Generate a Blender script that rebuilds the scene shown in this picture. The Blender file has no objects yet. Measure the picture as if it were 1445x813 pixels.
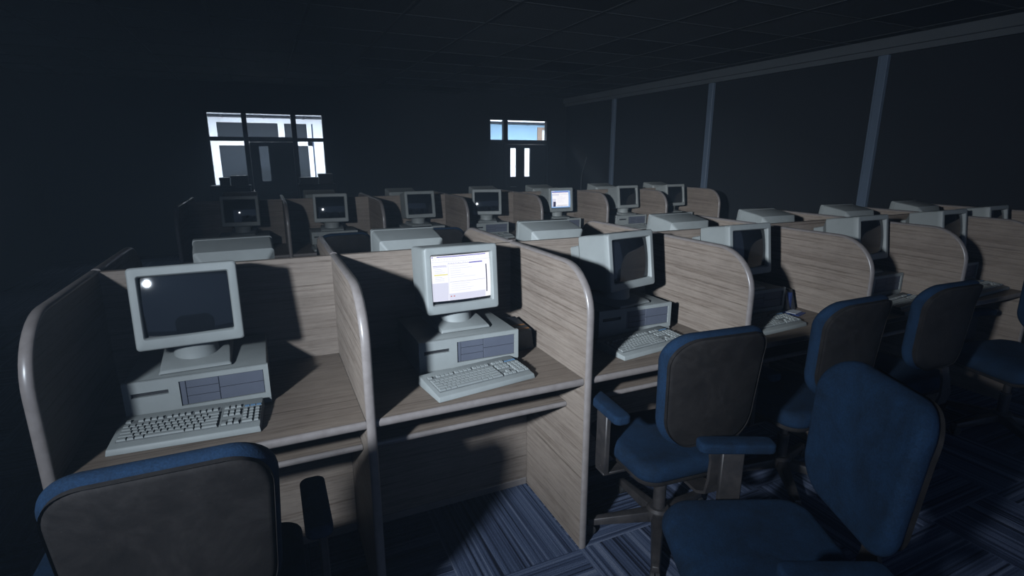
import bpy, bmesh, math, random
from mathutils import Vector, Matrix
random.seed(7)
sc = bpy.context.scene
C = sc.collection
PI = math.pi

# ------------------------------------------------------------------ camera, light, exposure
cam_d = bpy.data.cameras.new('camera')
cam_d.sensor_width = 36.0
cam_d.lens = 753.27 / 1445 * 36
cam_d.clip_start = 0.02
cam = bpy.data.objects.new('camera', cam_d)
C.objects.link(cam)
cam.location = (0.559, -2.2673, 1.5585)
cam.rotation_euler = (PI / 2 - 0.2422, 0, -0.4285)
sc.camera = cam

vs = sc.view_settings
vs.view_transform = 'Standard'
vs.look = 'None'
vs.gamma = 1
vs.use_curve_mapping = False
vs.exposure = 0.0

TORCH_POS = (-0.72, -2.30, 1.83)
TORCH_AIM = (1.155, -0.612, 1.201)
TORCH_W = 330
TORCH_ANGLE = 92
TORCH_COL = (0.80, 0.92, 1.06)
AMBIENT = (0.36, 0.55, 1.0)
AMBIENT_S = 0.30
HAZE = 0.023

w = bpy.data.worlds.new('night')
sc.world = w
w.use_nodes = True
bg = w.node_tree.nodes['Background']
bg.inputs[0].default_value = (*AMBIENT, 1)
bg.inputs[1].default_value = AMBIENT_S

sd = bpy.data.lights.new('torch_light', 'SPOT')
sd.energy = TORCH_W
sd.color = TORCH_COL
sd.spot_size = math.radians(TORCH_ANGLE)
sd.spot_blend = 0.6
sd.shadow_soft_size = 0.075
torch = bpy.data.objects.new('torch_light', sd)
C.objects.link(torch)
torch.location = TORCH_POS
torch.rotation_euler = (Vector(TORCH_AIM) - Vector(TORCH_POS)).to_track_quat('-Z', 'Y').to_euler()

# torch beam: a hot centre that falls off into a dim spill, and a slow falloff with distance
sd.use_nodes = True
lt = sd.node_tree
em = lt.nodes['Emission']
fo = lt.nodes.new('ShaderNodeLightFalloff')
fo.inputs['Strength'].default_value = 1.0
gm = lt.nodes.new('ShaderNodeNewGeometry')
dt = lt.nodes.new('ShaderNodeVectorMath')
dt.operation = 'DOT_PRODUCT'
dt.inputs[1].default_value = (Vector(TORCH_AIM) - Vector(TORCH_POS)).normalized()
ab = lt.nodes.new('ShaderNodeMath')
ab.operation = 'ABSOLUTE'
rp = lt.nodes.new('ShaderNodeValToRGB')
BEAM = [(0.70, 0.005), (0.79, 0.03), (0.866, 0.20), (0.925, 0.32), (0.957, 0.47), (0.984, 0.83), (1.0, 1.06)]
e_ = rp.color_ramp.elements
while len(e_) < len(BEAM):
    e_.new(0.5)
for k_, (p_, v_) in enumerate(BEAM):
    e_[k_].position = p_
    e_[k_].color = (v_, v_, v_, 1)
ml = lt.nodes.new('ShaderNodeMath')
ml.operation = 'MULTIPLY'
lt.links.new(gm.outputs['Incoming'], dt.inputs[0])
lt.links.new(dt.outputs['Value'], ab.inputs[0])
lt.links.new(ab.outputs[0], rp.inputs['Fac'])
lt.links.new(rp.outputs['Color'], ml.inputs[0])
lt.links.new(fo.outputs['Linear'], ml.inputs[1])
lt.links.new(ml.outputs[0], em.inputs['Strength'])

CORRIDOR_W = 360
HALL_W = 380
for (nm, x, y, z, sx, sy, p) in (('corridor_light', 0.9, 8.35, 2.26, 3.4, 0.5, CORRIDOR_W), ('hall_light', 6.2, 8.35, 2.26, 3.0, 0.5, HALL_W)):
    ad = bpy.data.lights.new(nm, 'AREA')
    ad.shape = 'RECTANGLE'
    ad.size = sx
    ad.size_y = sy
    ad.energy = p
    ad.color = (0.80, 0.90, 1.0)
    ao = bpy.data.objects.new(nm, ad)
    C.objects.link(ao)
    ao.location = (x, y, z)
    ao.rotation_euler = (math.radians(24), 0, 0)

try:
    sc.cycles.use_denoising = True
    sc.cycles.max_bounces = 8
    sc.cycles.diffuse_bounces = 0
    sc.cycles.volume_bounces = 0
    sc.cycles.sample_clamp_indirect = 4
except Exception:
    pass

# ------------------------------------------------------------------ materials
def mat(name, col, rough=0.5, metal=0.0, spec=0.5, emis=None, es=0.0):
    m = bpy.data.materials.new(name)
    m.use_nodes = True
    b = m.node_tree.nodes['Principled BSDF']
    b.inputs['Base Color'].default_value = (*col, 1)
    b.inputs['Roughness'].default_value = rough
    b.inputs['Metallic'].default_value = metal
    b.inputs['Specular IOR Level'].default_value = spec
    if emis:
        b.inputs['Emission Color'].default_value = (*emis, 1)
        b.inputs['Emission Strength'].default_value = es
    return m


class NT:
    def __init__(s, m):
        s.t = m.node_tree
        s.b = s.t.nodes['Principled BSDF']

    def n(s, ty, **kw):
        o = s.t.nodes.new(ty)
        for k, v in kw.items():
            if k.startswith('i_'):
                o.inputs[k[2:].replace('_', ' ')].default_value = v
            else:
                setattr(o, k, v)
        return o

    def l(s, a, ao, b, bi):
        s.t.links.new(a.outputs[ao], b.inputs[bi])

    def ramp(s, stops):
        r = s.n('ShaderNodeValToRGB')
        e = r.color_ramp.elements
        while len(e) < len(stops):
            e.new(0.5)
        for k, (p, c) in enumerate(stops):
            e[k].position = p
            e[k].color = (*c, 1)
        return r

    def coords(s, scale, out='Object'):
        tc = s.n('ShaderNodeTexCoord')
        mp = s.n('ShaderNodeMapping')
        mp.inputs['Scale'].default_value = scale
        s.l(tc, out, mp, 'Vector')
        return mp

    def bump(s, src, out, strength, dist=0.002):
        bp = s.n('ShaderNodeBump')
        bp.inputs['Strength'].default_value = strength
        bp.inputs['Distance'].default_value = dist
        s.l(src, out, bp, 'Height')
        s.l(bp, 'Normal', s.b, 'Normal')
        return bp

    def mix(s, mode, fac=1.0):
        x = s.n('ShaderNodeMix', data_type='RGBA', blend_type=mode)
        x.inputs[0].default_value = fac
        return x


def noise(nt, mp, scale, detail=4, rough=0.6, dist=0.0):
    o = nt.n('ShaderNodeTexNoise')
    o.inputs['Scale'].default_value = scale
    o.inputs['Detail'].default_value = detail
    o.inputs['Roughness'].default_value = rough
    o.inputs['Distortion'].default_value = dist
    nt.l(mp, 'Vector', o, 'Vector')
    return o


def wood(name, grain, dark=(0.105, 0.080, 0.062), light=(0.204, 0.171, 0.144), rot=(0, 0, 0)):
    """grain: how fast the figure runs along x, y, z"""
    m = mat(name, light, 0.55, spec=0.3)
    t = NT(m)
    geo = t.n('ShaderNodeObjectInfo')
    # broad soft figure
    mp = t.coords(tuple(0.55 * v for v in grain))
    n1 = noise(t, mp, 1.0, 3, 0.55, 0.8)
    r1 = t.ramp([(0.30, tuple(0.72 * a + 0.28 * b for a, b in zip(light, dark))), (0.50, light), (0.75, tuple(1.08 * a for a in light))])
    t.l(n1, 'Fac', r1, 'Fac')
    # narrow dark streaks
    mp2 = t.coords(tuple((1.3 if v < 5 else 3.2) * v for v in grain))
    n2 = noise(t, mp2, 1.0, 5, 0.72, 0.35)
    r2 = t.ramp([(0.31, (0.40, 0.36, 0.33)), (0.41, (0.82, 0.79, 0.77)), (0.51, (1, 1, 1)), (0.68, (1.12, 1.11, 1.10))])
    t.l(n2, 'Fac', r2, 'Fac')
    x = t.mix('MULTIPLY', 0.95)
    t.l(r1, 'Color', x, 6)
    t.l(r2, 'Color', x, 7)
    # short pores
    mp4 = t.coords(tuple((14 if v < 5 else 7.5 * v) for v in grain))
    n4 = noise(t, mp4, 1.0, 2, 0.6)
    r4 = t.ramp([(0.34, (0.62, 0.60, 0.58)), (0.46, (1, 1, 1))])
    t.l(n4, 'Fac', r4, 'Fac')
    x4 = t.mix('MULTIPLY', 0.6)
    t.l(x, 2, x4, 6)
    t.l(r4, 'Color', x4, 7)
    # wear
    mp3 = t.coords((2.5, 2.5, 2.5))
    n3 = noise(t, mp3, 1.0, 6, 0.75)
    r3 = t.ramp([(0.35, (0.82, 0.80, 0.80)), (0.65, (1.06, 1.05, 1.04))])
    t.l(n3, 'Fac', r3, 'Fac')
    x2 = t.mix('MULTIPLY', 0.8)
    t.l(x4, 2, x2, 6)
    t.l(r3, 'Color', x2, 7)
    t.l(x2, 2, t.b, 'Base Color')
    t.bump(n2, 'Fac', 0.10, 0.001)
    return m


M = {}
M['wood'] = wood('oak_laminate', (1.1, 1.1, 30))
M['wood_top'] = wood('oak_laminate_desktop', (1.1, 30, 1.1), dark=(0.085, 0.064, 0.049), light=(0.174, 0.141, 0.114))
M['band'] = mat('edge_band_vinyl', (0.47, 0.41, 0.39), 0.32, spec=0.5)
t = NT(M['band']); mp = t.coords((30, 30, 30)); n = noise(t, mp, 1, 4); r = t.ramp([(0.3, (0.15, 0.132, 0.125)), (0.65, (0.185, 0.165, 0.158))]); t.l(n, 'Fac', r, 'Fac'); t.l(r, 'Color', t.b, 'Base Color')


def plastic(name, col, rough=0.55, amt=0.12):
    m = mat(name, col, rough, spec=0.4)
    t = NT(m)
    mp = t.coords((260, 260, 260))
    n = noise(t, mp, 1.0, 2, 0.6)
    mp2 = t.coords((7, 7, 7))
    n2 = noise(t, mp2, 1.0, 5, 0.7)
    r = t.ramp([(0.3, tuple(c * (1 - amt) for c in col)), (0.7, tuple(c * (1 + 0.4 * amt) for c in col))])
    t.l(n2, 'Fac', r, 'Fac')
    t.l(r, 'Color', t.b, 'Base Color')
    t.bump(n, 'Fac', 0.12, 0.0006)
    return m


M['beige'] = plastic('aged_grey_plastic', (0.215, 0.23, 0.225))
M['key'] = plastic('keycap_plastic', (0.215, 0.23, 0.225))
M['keydark'] = plastic('key_well_plastic', (0.12, 0.128, 0.127))
M['keyblue'] = plastic('blue_legend_label', (0.10, 0.19, 0.30))
M['bay'] = plastic('drive_bay_plastic', (0.072, 0.08, 0.105))
M['slot'] = mat('slot_black', (0.012, 0.012, 0.014), 0.6)
M['darkbox'] = plastic('dark_grey_plastic', (0.016, 0.018, 0.022), 0.45)
M['orange'] = mat('orange_stripe', (0.16, 0.065, 0.015), 0.5)
M['screen'] = mat('screen_glass', (0.006, 0.0075, 0.01), 0.055, spec=0.5)
M['bluecard'] = plastic('blue_card', (0.015, 0.035, 0.13))
M['white'] = plastic('white_paper', (0.35, 0.36, 0.38))

# lit screen colours (screens give off light)
def glow(name, col, s):
    m = mat(name, (0.01, 0.01, 0.012), 0.2, emis=col, es=s)
    return m


M['ui_white'] = glow('screen_white', (0.93, 0.94, 1.0), 1.1)
M['ui_pale'] = glow('screen_pale', (0.74, 0.76, 0.92), 1.0)
M['ui_grey'] = glow('screen_grey', (0.55, 0.55, 0.66), 1.0)
M['ui_blue'] = glow('screen_blue', (0.07, 0.06, 0.50), 1.0)
M['ui_dark'] = glow('screen_dark', (0.045, 0.045, 0.10), 1.0)
M['ui_yellow'] = glow('screen_yellow', (0.85, 0.80, 0.30), 1.0)
M['ui_red'] = glow('screen_red', (0.6, 0.25, 0.25), 1.0)
M['ui_sky'] = glow('screen_sky', (0.30, 0.50, 0.86), 1.0)

# upholstery
def cloth(name, a, b, sc_=1.0):
    m = mat(name, a, 0.92, spec=0.15)
    t = NT(m)
    mp = t.coords((9, 9, 9))
    n = noise(t, mp, 1.0, 6, 0.7, 0.3)
    mp2 = t.coords((210, 210, 210))
    n2 = noise(t, mp2, 1.0, 3, 0.7)
    r = t.ramp([(0.32, b), (0.62, a)])
    t.l(n, 'Fac', r, 'Fac')
    r2 = t.ramp([(0.3, (0.6, 0.6, 0.6)), (0.7, (1.25, 1.25, 1.25))])
    t.l(n2, 'Fac', r2, 'Fac')
    x = t.mix('MULTIPLY', 0.85)
    t.l(r, 'Color', x, 6)
    t.l(r2, 'Color', x, 7)
    t.l(x, 2, t.b, 'Base Color')
    t.bump(n2, 'Fac', 0.5, 0.002)
    return m


M['blue'] = cloth('blue_fabric', (0.0075, 0.024, 0.056), (0.0055, 0.0135, 0.028))
M['shell'] = mat('dusty_black_shell', (0.012, 0.012, 0.013), 0.85, spec=0.12)
t = NT(M['shell']); mp = t.coords((6, 6, 6)); n = noise(t, mp, 1, 8, 0.75, 0.4)
r = t.ramp([(0.3, (0.0075, 0.007, 0.0074)), (0.5, (0.0150, 0.0135, 0.0135)), (0.7, (0.027, 0.0245, 0.024))]); t.l(n, 'Fac', r, 'Fac')
mp2 = t.coords((70, 70, 70)); n2 = noise(t, mp2, 1, 3, 0.6); r2 = t.ramp([(0.70, (0, 0, 0)), (0.78, (0.035, 0.034, 0.034))]); t.l(n2, 'Fac', r2, 'Fac')
x = t.mix('ADD', 0.6); t.l(r, 'Color', x, 6); t.l(r2, 'Color', x, 7); t.l(x, 2, t.b, 'Base Color')
M['metal'] = mat('worn_brown_steel', (0.10, 0.088, 0.085), 0.5, metal=0.3)
t = NT(M['metal']); mp = t.coords((14, 14, 14)); n = noise(t, mp, 1, 6, 0.7); r = t.ramp([(0.35, (0.025, 0.023, 0.024)), (0.65, (0.052, 0.046, 0.045))]); t.l(n, 'Fac', r, 'Fac'); t.l(r, 'Color', t.b, 'Base Color')
M['rubber'] = mat('black_rubber', (0.015, 0.015, 0.016), 0.7)

# room
def paint(name, a, amt=0.15, rough=0.8):
    m = mat(name, a, rough, spec=0.2)
    t = NT(m)
    mp = t.coords((2.5, 2.5, 2.5))
    n = noise(t, mp, 1, 6, 0.7)
    r = t.ramp([(0.3, tuple(c * (1 - amt) for c in a)), (0.7, a)])
    t.l(n, 'Fac', r, 'Fac')
    t.l(r, 'Color', t.b, 'Base Color')
    return m


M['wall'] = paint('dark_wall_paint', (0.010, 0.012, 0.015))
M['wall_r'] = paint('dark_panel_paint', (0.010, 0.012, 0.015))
M['trim'] = paint('grey_trim_paint', (0.07, 0.08, 0.09), rough=0.5)
M['post'] = paint('blue_grey_post_paint', (0.085, 0.115, 0.16), rough=0.5)
M['grid'] = paint('ceiling_grid_paint', (0.04, 0.045, 0.05), rough=0.95)
M['door'] = paint('dark_door_paint', (0.015, 0.018, 0.022), rough=0.5)
M['white_paint'] = paint('white_frame_paint', (0.78, 0.80, 0.84), 0.05)
M['blue_wall'] = paint('pale_blue_wall_paint', (0.30, 0.47, 0.62), 0.08)
M['brown'] = paint('brown_frame_paint', (0.36, 0.26, 0.20), 0.15)
M['corridor_floor'] = paint('grey_vinyl_floor', (0.4, 0.42, 0.45))
M['night_glass'] = mat('dark_glass', (0.02, 0.024, 0.028), 0.6, spec=0.1)
M['pane'] = mat('door_glass', (0.9, 0.95, 1.0), 0.03)
nt_ = M['pane'].node_tree
for n_ in list(nt_.nodes):
    if n_.type == 'BSDF_PRINCIPLED':
        nt_.nodes.remove(n_)
tr_ = nt_.nodes.new('ShaderNodeBsdfTransparent'); tr_.inputs[0].default_value = (0.93, 0.96, 1.0, 1)
gl_ = nt_.nodes.new('ShaderNodeBsdfGlossy'); gl_.inputs['Roughness'].default_value = 0.03
mx_ = nt_.nodes.new('ShaderNodeMixShader'); mx_.inputs[0].default_value = 0.05
nt_.links.new(tr_.outputs[0], mx_.inputs[1]); nt_.links.new(gl_.outputs[0], mx_.inputs[2]); nt_.links.new(mx_.outputs[0], nt_.nodes['Material Output'].inputs['Surface'])
M['lamp'] = mat('light_panel', (0.8, 0.8, 0.8), 0.5, emis=(0.9, 0.95, 1.0), es=3.0)

# carpet tiles: quarter-turned stripes
M['carpet'] = mat('striped_carpet_tiles', (0.03, 0.045, 0.08), 0.95, spec=0.1)
t = NT(M['carpet'])
tc = t.n('ShaderNodeTexCoord')
mp = t.n('ShaderNodeMapping'); mp.inputs['Location'].default_value = (-0.08, 0.19, 0.0); t.l(tc, 'Object', mp, 'Vector')
sp = t.n('ShaderNodeSeparateXYZ'); t.l(mp, 'Vector', sp, 'Vector')


def math_(t, op, a, b=None, c=None):
    o = t.n('ShaderNodeMath', operation=op)
    for k, v in enumerate((a, b, c)):
        if v is None:
            continue
        if isinstance(v, (int, float)):
            o.inputs[k].default_value = v
        else:
            t.t.links.new(v, o.inputs[k])
    return o.outputs[0]


X, Y = sp.outputs[0], sp.outputs[1]
ix = math_(t, 'FLOOR', math_(t, 'DIVIDE', X, 0.5))
iy = math_(t, 'FLOOR', math_(t, 'DIVIDE', Y, 0.5))
par = math_(t, 'ABSOLUTE', math_(t, 'FLOORED_MODULO', math_(t, 'ADD', ix, iy), 2.0))
coord = math_(t, 'ADD', math_(t, 'MULTIPLY', X, par), math_(t, 'MULTIPLY', Y, math_(t, 'SUBTRACT', 1.0, par)))
across = math_(t, 'ADD', math_(t, 'MULTIPLY', Y, par), math_(t, 'MULTIPLY', X, math_(t, 'SUBTRACT', 1.0, par)))
seed = math_(t, 'ADD', math_(t, 'MULTIPLY', ix, 7.31), math_(t, 'MULTIPLY', iy, 3.77))
cb = t.n('ShaderNodeCombineXYZ')
t.t.links.new(math_(t, 'MULTIPLY', coord, 60.0), cb.inputs[0])
t.t.links.new(math_(t, 'MULTIPLY', across, 0.4), cb.inputs[1])
t.t.links.new(seed, cb.inputs[2])
ns = t.n('ShaderNodeTexNoise'); ns.inputs['Scale'].default_value = 1.0; ns.inputs['Detail'].default_value = 2.0; ns.inputs['Roughness'].default_value = 0.7
t.l(cb, 'Vector', ns, 'Vector')
cr = t.ramp([(0.36, (0.011, 0.014, 0.026)), (0.45, (0.042, 0.056, 0.10)), (0.53, (0.065, 0.086, 0.145)), (0.60, (0.105, 0.13, 0.2)), (0.68, (0.155, 0.18, 0.25))])
t.l(ns, 'Fac', cr, 'Fac')
mpf = t.n('ShaderNodeMapping'); mpf.inputs['Scale'].default_value = (240, 240, 240); t.l(tc, 'Object', mpf, 'Vector')
nf = noise(t, mpf, 1.0, 3, 0.8)
rf = t.ramp([(0.3, (0.45, 0.45, 0.45)), (0.7, (1.35, 1.35, 1.35))]); t.l(nf, 'Fac', rf, 'Fac')
xm = t.mix('MULTIPLY', 1.0); t.l(cr, 'Color', xm, 6); t.l(rf, 'Color', xm, 7); t.l(xm, 2, t.b, 'Base Color')
t.bump(nf, 'Fac', 0.6, 0.004)

# ceiling tiles: each tile its own tint
M['tile'] = mat('ceiling_tile', (0.30, 0.33, 0.36), 0.9, spec=0.1)
t = NT(M['tile'])
tc = t.n('ShaderNodeTexCoord')
sp = t.n('ShaderNodeSeparateXYZ'); t.l(tc, 'Object', sp, 'Vector')
ix = math_(t, 'FLOOR', math_(t, 'DIVIDE', math_(t, 'SUBTRACT', sp.outputs[0], 1.01), 0.735))
iy = math_(t, 'FLOOR', math_(t, 'DIVIDE', math_(t, 'SUBTRACT', sp.outputs[1], 1.03), 0.735))
cb = t.n('ShaderNodeCombineXYZ'); t.t.links.new(ix, cb.inputs[0]); t.t.links.new(iy, cb.inputs[1])
wn = t.n('ShaderNodeTexWhiteNoise'); wn.noise_dimensions = '2D'; t.l(cb, 'Vector', wn, 'Vector')
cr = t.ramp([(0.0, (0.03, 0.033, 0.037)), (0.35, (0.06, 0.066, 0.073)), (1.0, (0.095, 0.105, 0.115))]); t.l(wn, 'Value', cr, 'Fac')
mpc = t.coords((60, 60, 60)); nc = noise(t, mpc, 1, 3, 0.7); rc = t.ramp([(0.3, (0.7, 0.7, 0.7)), (0.7, (1.1, 1.1, 1.1))]); t.l(nc, 'Fac', rc, 'Fac')
xm = t.mix('MULTIPLY', 1.0); t.l(cr, 'Color', xm, 6); t.l(rc, 'Color', xm, 7); t.l(xm, 2, t.b, 'Base Color')

# ------------------------------------------------------------------ mesh helpers
def obj(name, bm, m, parent=None, smooth=False, loc=None):
    bmesh.ops.recalc_face_normals(bm, faces=bm.faces)
    me = bpy.data.meshes.new(name)
    bm.to_mesh(me)
    bm.free()
    for mm in (m if isinstance(m, (list, tuple)) else [m]):
        me.materials.append(mm)
    if smooth:
        me.set_sharp_from_angle(angle=math.radians(smooth if smooth > 1 else 38))
        for p in me.polygons:
            p.use_smooth = True
        me.set_sharp_from_angle(angle=math.radians(smooth if smooth > 1 else 38))
    o = bpy.data.objects.new(name, me)
    C.objects.link(o)
    if parent:
        o.parent = parent
    if loc:
        o.location = loc
    return o


def thing(name, label, cat, loc=(0, 0, 0), rz=0, group=None):
    o = bpy.data.objects.new(name, None)
    C.objects.link(o)
    o.empty_display_size = 0.1
    o.location = loc
    o.rotation_euler = (0, 0, rz)
    tag(o, label, cat, group)
    return o


def tag(o, label, cat, group=None, kind=None):
    if label:
        o['label'] = label
    if cat:
        o['category'] = cat
    if group:
        o['group'] = group
    if kind:
        o['kind'] = kind
    return o


def struct(name, bm, m, label=None, cat=None, parent=None):
    o = obj(name, bm, m, parent)
    if parent is None:
        o['kind'] = 'structure'
        if label:
            o['label'] = label
            o['category'] = cat
    return o


def dup(root, loc, rz, label, group=None):
    r = root.copy()
    C.objects.link(r)
    r.location = loc
    r.rotation_euler = (0, 0, rz)
    r['label'] = label
    if group:
        r['group'] = group
    for ch in list(root.children):
        c = ch.copy()
        C.objects.link(c)
        c.parent = r
        for g in ch.children:
            d = g.copy()
            C.objects.link(d)
            d.parent = c
    return r


def box(bm, x0, x1, y0, y1, z0, z1, bev=0.0, seg=2, mi=0, mtx=None):
    r = bmesh.ops.create_cube(bm, size=1)
    vs_ = r['verts']
    for v in vs_:
        v.co = Vector((x0 + (v.co.x + .5) * (x1 - x0), y0 + (v.co.y + .5) * (y1 - y0), z0 + (v.co.z + .5) * (z1 - z0)))
    fs = set(f for v in vs_ for f in v.link_faces)
    if bev > 0:
        es = list(set(e for v in vs_ for e in v.link_edges))
        rr = bmesh.ops.bevel(bm, geom=es, offset=bev, segments=seg, affect='EDGES', profile=0.5)
        fs = set(rr['faces']) | set(f for f in fs if f.is_valid)
        vs_ = list(set(v for f in fs for v in f.verts))
    for f in fs:
        if f.is_valid:
            f.material_index = mi
    if mtx is not None:
        for v in vs_:
            v.co = mtx @ v.co
    return vs_


def hexa(bm, pts, bev=0.0, seg=2, mi=0):
    """8 corners: bottom ring of four then top ring of four"""
    vv = [bm.verts.new(p) for p in pts]
    fs = []
    for idx in ((0, 3, 2, 1), (4, 5, 6, 7), (0, 1, 5, 4), (1, 2, 6, 5), (2, 3, 7, 6), (3, 0, 4, 7)):
        f = bm.faces.new([vv[i] for i in idx])
        f.material_index = mi
        fs.append(f)
    bmesh.ops.recalc_face_normals(bm, faces=fs)
    if bev:
        es = list(set(e for v in vv for e in v.link_edges))
        bmesh.ops.bevel(bm, geom=es, offset=bev, segments=seg, affect='EDGES', profile=0.5)


def prism(bm, prof, axis, a, b, mi=0):
    """extrude a 2-D outline along an axis (x: (y,z), y: (x,z), z: (x,y))"""
    def P(u, v, t):
        return {'x': (t, u, v), 'y': (u, t, v), 'z': (u, v, t)}[axis]
    A = [bm.verts.new(P(u, v, a)) for u, v in prof]
    B = [bm.verts.new(P(u, v, b)) for u, v in prof]
    n = len(prof)
    fs = [bm.faces.new(A), bm.faces.new(B[::-1])]
    for i in range(n):
        fs.append(bm.faces.new((A[i], A[(i + 1) % n], B[(i + 1) % n], B[i])))
    for f in fs:
        f.material_index = mi
    return fs


def tube(bm, pts, r, n=10, mi=0):
    pts = [Vector(p) for p in pts]
    rs = r if isinstance(r, (list, tuple)) else [r] * len(pts)
    rings = []
    up0 = Vector((0.3, 0.2, 1)).normalized()
    for i, p in enumerate(pts):
        d = (pts[min(i + 1, len(pts) - 1)] - pts[max(i - 1, 0)]).normalized()
        s = d.cross(up0)
        if s.length < 1e-3:
            s = d.cross(Vector((1, 0, 0)))
        s.normalize()
        u = s.cross(d)
        rings.append([bm.verts.new(p + rs[i] * (math.cos(2 * PI * k / n) * s + math.sin(2 * PI * k / n) * u)) for k in range(n)])
    for a, b in zip(rings, rings[1:]):
        for k in range(n):
            f = bm.faces.new((a[k], a[(k + 1) % n], b[(k + 1) % n], b[k]))
            f.material_index = mi
    for rg in (rings[0], rings[-1][::-1]):
        bm.faces.new(rg).material_index = mi


def lathe(bm, prof, n=20, c=(0, 0), mi=0):
    rings = []
    for r, z in prof:
        rings.append([bm.verts.new((c[0] + r * math.cos(2 * PI * k / n), c[1] + r * math.sin(2 * PI * k / n), z)) for k in range(n)])
    for a, b in zip(rings, rings[1:]):
        for k in range(n):
            bm.faces.new((a[k], a[(k + 1) % n], b[(k + 1) % n], b[k])).material_index = mi
    bm.faces.new(rings[0][::-1])
    bm.faces.new(rings[-1])


def loft(bm, rings, cap=True, mi=0):
    rr = [[bm.verts.new(p) for p in r] for r in rings]
    n = len(rr[0])
    for a, b in zip(rr, rr[1:]):
        for k in range(n):
            bm.faces.new((a[k], a[(k + 1) % n], b[(k + 1) % n], b[k])).material_index = mi
    if cap:
        for rg in (rr[0][::-1], rr[-1]):
            bm.faces.new(rg).material_index = mi
    return rr


def rrect(w_, h_, r, n=6, taper=0.0):
    """rounded rectangle outline centred at 0; taper narrows the bottom"""
    pts = []
    for cx, cy, a0 in ((w_ / 2 - r, h_ / 2 - r, 0), (-w_ / 2 + r, h_ / 2 - r, PI / 2), (-w_ / 2 + r, -h_ / 2 + r, PI), (w_ / 2 - r, -h_ / 2 + r, 1.5 * PI)):
        for k in range(n + 1):
            a = a0 + PI / 2 * k / n
            x, y = cx + r * math.cos(a), cy + r * math.sin(a)
            pts.append((x * (1 - taper * (0.5 - y / h_)), y))
    return pts


def pillow(bm, w_, h_, r, t0, t1, edge, warp, taper=0.0, n=8, crown=0.0, mi=0):
    """padded slab: outline in (u,v), thickness from t0 to t1, rounded rim EDGE; WARP(u,v,t)->xyz"""
    rings = []
    steps = 5
    prof = []
    for i in range(steps + 1):
        a = PI / 2 * i / steps
        prof.append((edge * (1 - math.sin(a)), t0 + edge * (1 - math.cos(a))))
    for i in range(steps + 1):
        a = PI / 2 * i / steps
        prof.append((edge * (1 - math.cos(a)), t1 - edge * (1 - math.sin(a))))
    base = rrect(w_, h_, r, n, taper)

    def ring(ins, tt):
        k_u, k_v = (w_ - 2 * ins) / w_, (h_ - 2 * ins) / h_
        return [warp(u * k_u, v * k_v, tt) for u, v in base]
    for ins, tt in prof:
        rings.append(ring(ins, tt))
    rr = loft(bm, rings, cap=False, mi=mi)
    # caps as shrinking rings so that they can be curved
    for rg, tt, sgn in ((rr[0], t0, -1), (rr[-1], t1, 1)):
        prev = rg
        for s in (0.75, 0.45, 0.15):
            ci = edge if True else 0
            k_u, k_v = (w_ - 2 * ci) / w_ * s, (h_ - 2 * ci) / h_ * s
            cur = [bm.verts.new(warp(u * k_u, v * k_v, tt + sgn * crown * (1 - s * s))) for u, v in base]
            nn = len(cur)
            for k in range(nn):
                bm.faces.new((prev[k], prev[(k + 1) % nn], cur[(k + 1) % nn], cur[k])).material_index = mi
            prev = cur
        bm.faces.new(prev).material_index = mi


# ------------------------------------------------------------------ room shell
XL, XR, YB, YF, H = -2.4, 6.4, 7.8, -4.2, 2.7
bm = bmesh.new(); box(bm, XL - .1, XR + .1, YF, YB + .2, -0.1, 0); struct('floor', bm, M['carpet'], 'dark blue carpet tiles with quarter-turned grey stripes', 'floor')
bm = bmesh.new(); box(bm, XL - .1, XR + .1, YF, YB + .2, H, H + .1); ceil = struct('ceiling', bm, M['tile'], 'dark suspended ceiling of square tiles', 'ceiling')
bm = bmesh.new()
k = -6
for i in range(-5, 8):
    x = 1.01 + i * 0.735
    if XL < x < XR:
        box(bm, x - .012, x + .012, YF, YB, H - .006, H + .01)
for j in range(-8, 10):
    y = 1.03 + j * 0.735
    if YF < y < YB:
        box(bm, XL, XR, y - .012, y + .012, H - .0055, H + .01)
struct('ceiling_grid', bm, M['grid'], parent=ceil)
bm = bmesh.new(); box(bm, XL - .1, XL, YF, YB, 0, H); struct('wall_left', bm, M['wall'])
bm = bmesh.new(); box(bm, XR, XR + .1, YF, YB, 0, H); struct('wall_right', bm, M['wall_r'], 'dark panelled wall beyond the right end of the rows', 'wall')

# back wall with its openings, as blocks of one mesh
# left opening: x -0.13..1.56 (three lights); right opening
LX0, LX1 = -0.20, 1.62
RX0, RX1 = 4.66, 6.00
bm = bmesh.new()
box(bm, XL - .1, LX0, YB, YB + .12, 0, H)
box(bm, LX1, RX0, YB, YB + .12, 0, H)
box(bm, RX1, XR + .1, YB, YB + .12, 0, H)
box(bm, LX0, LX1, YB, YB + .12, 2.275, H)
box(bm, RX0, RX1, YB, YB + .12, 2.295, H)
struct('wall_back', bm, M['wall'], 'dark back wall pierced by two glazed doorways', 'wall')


def frame_bars(bm, rects, y0, y1):
    for x0, x1, z0, z1 in rects:
        box(bm, x0, x1, y0, y1, z0, z1, 0.004, 1)


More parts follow.
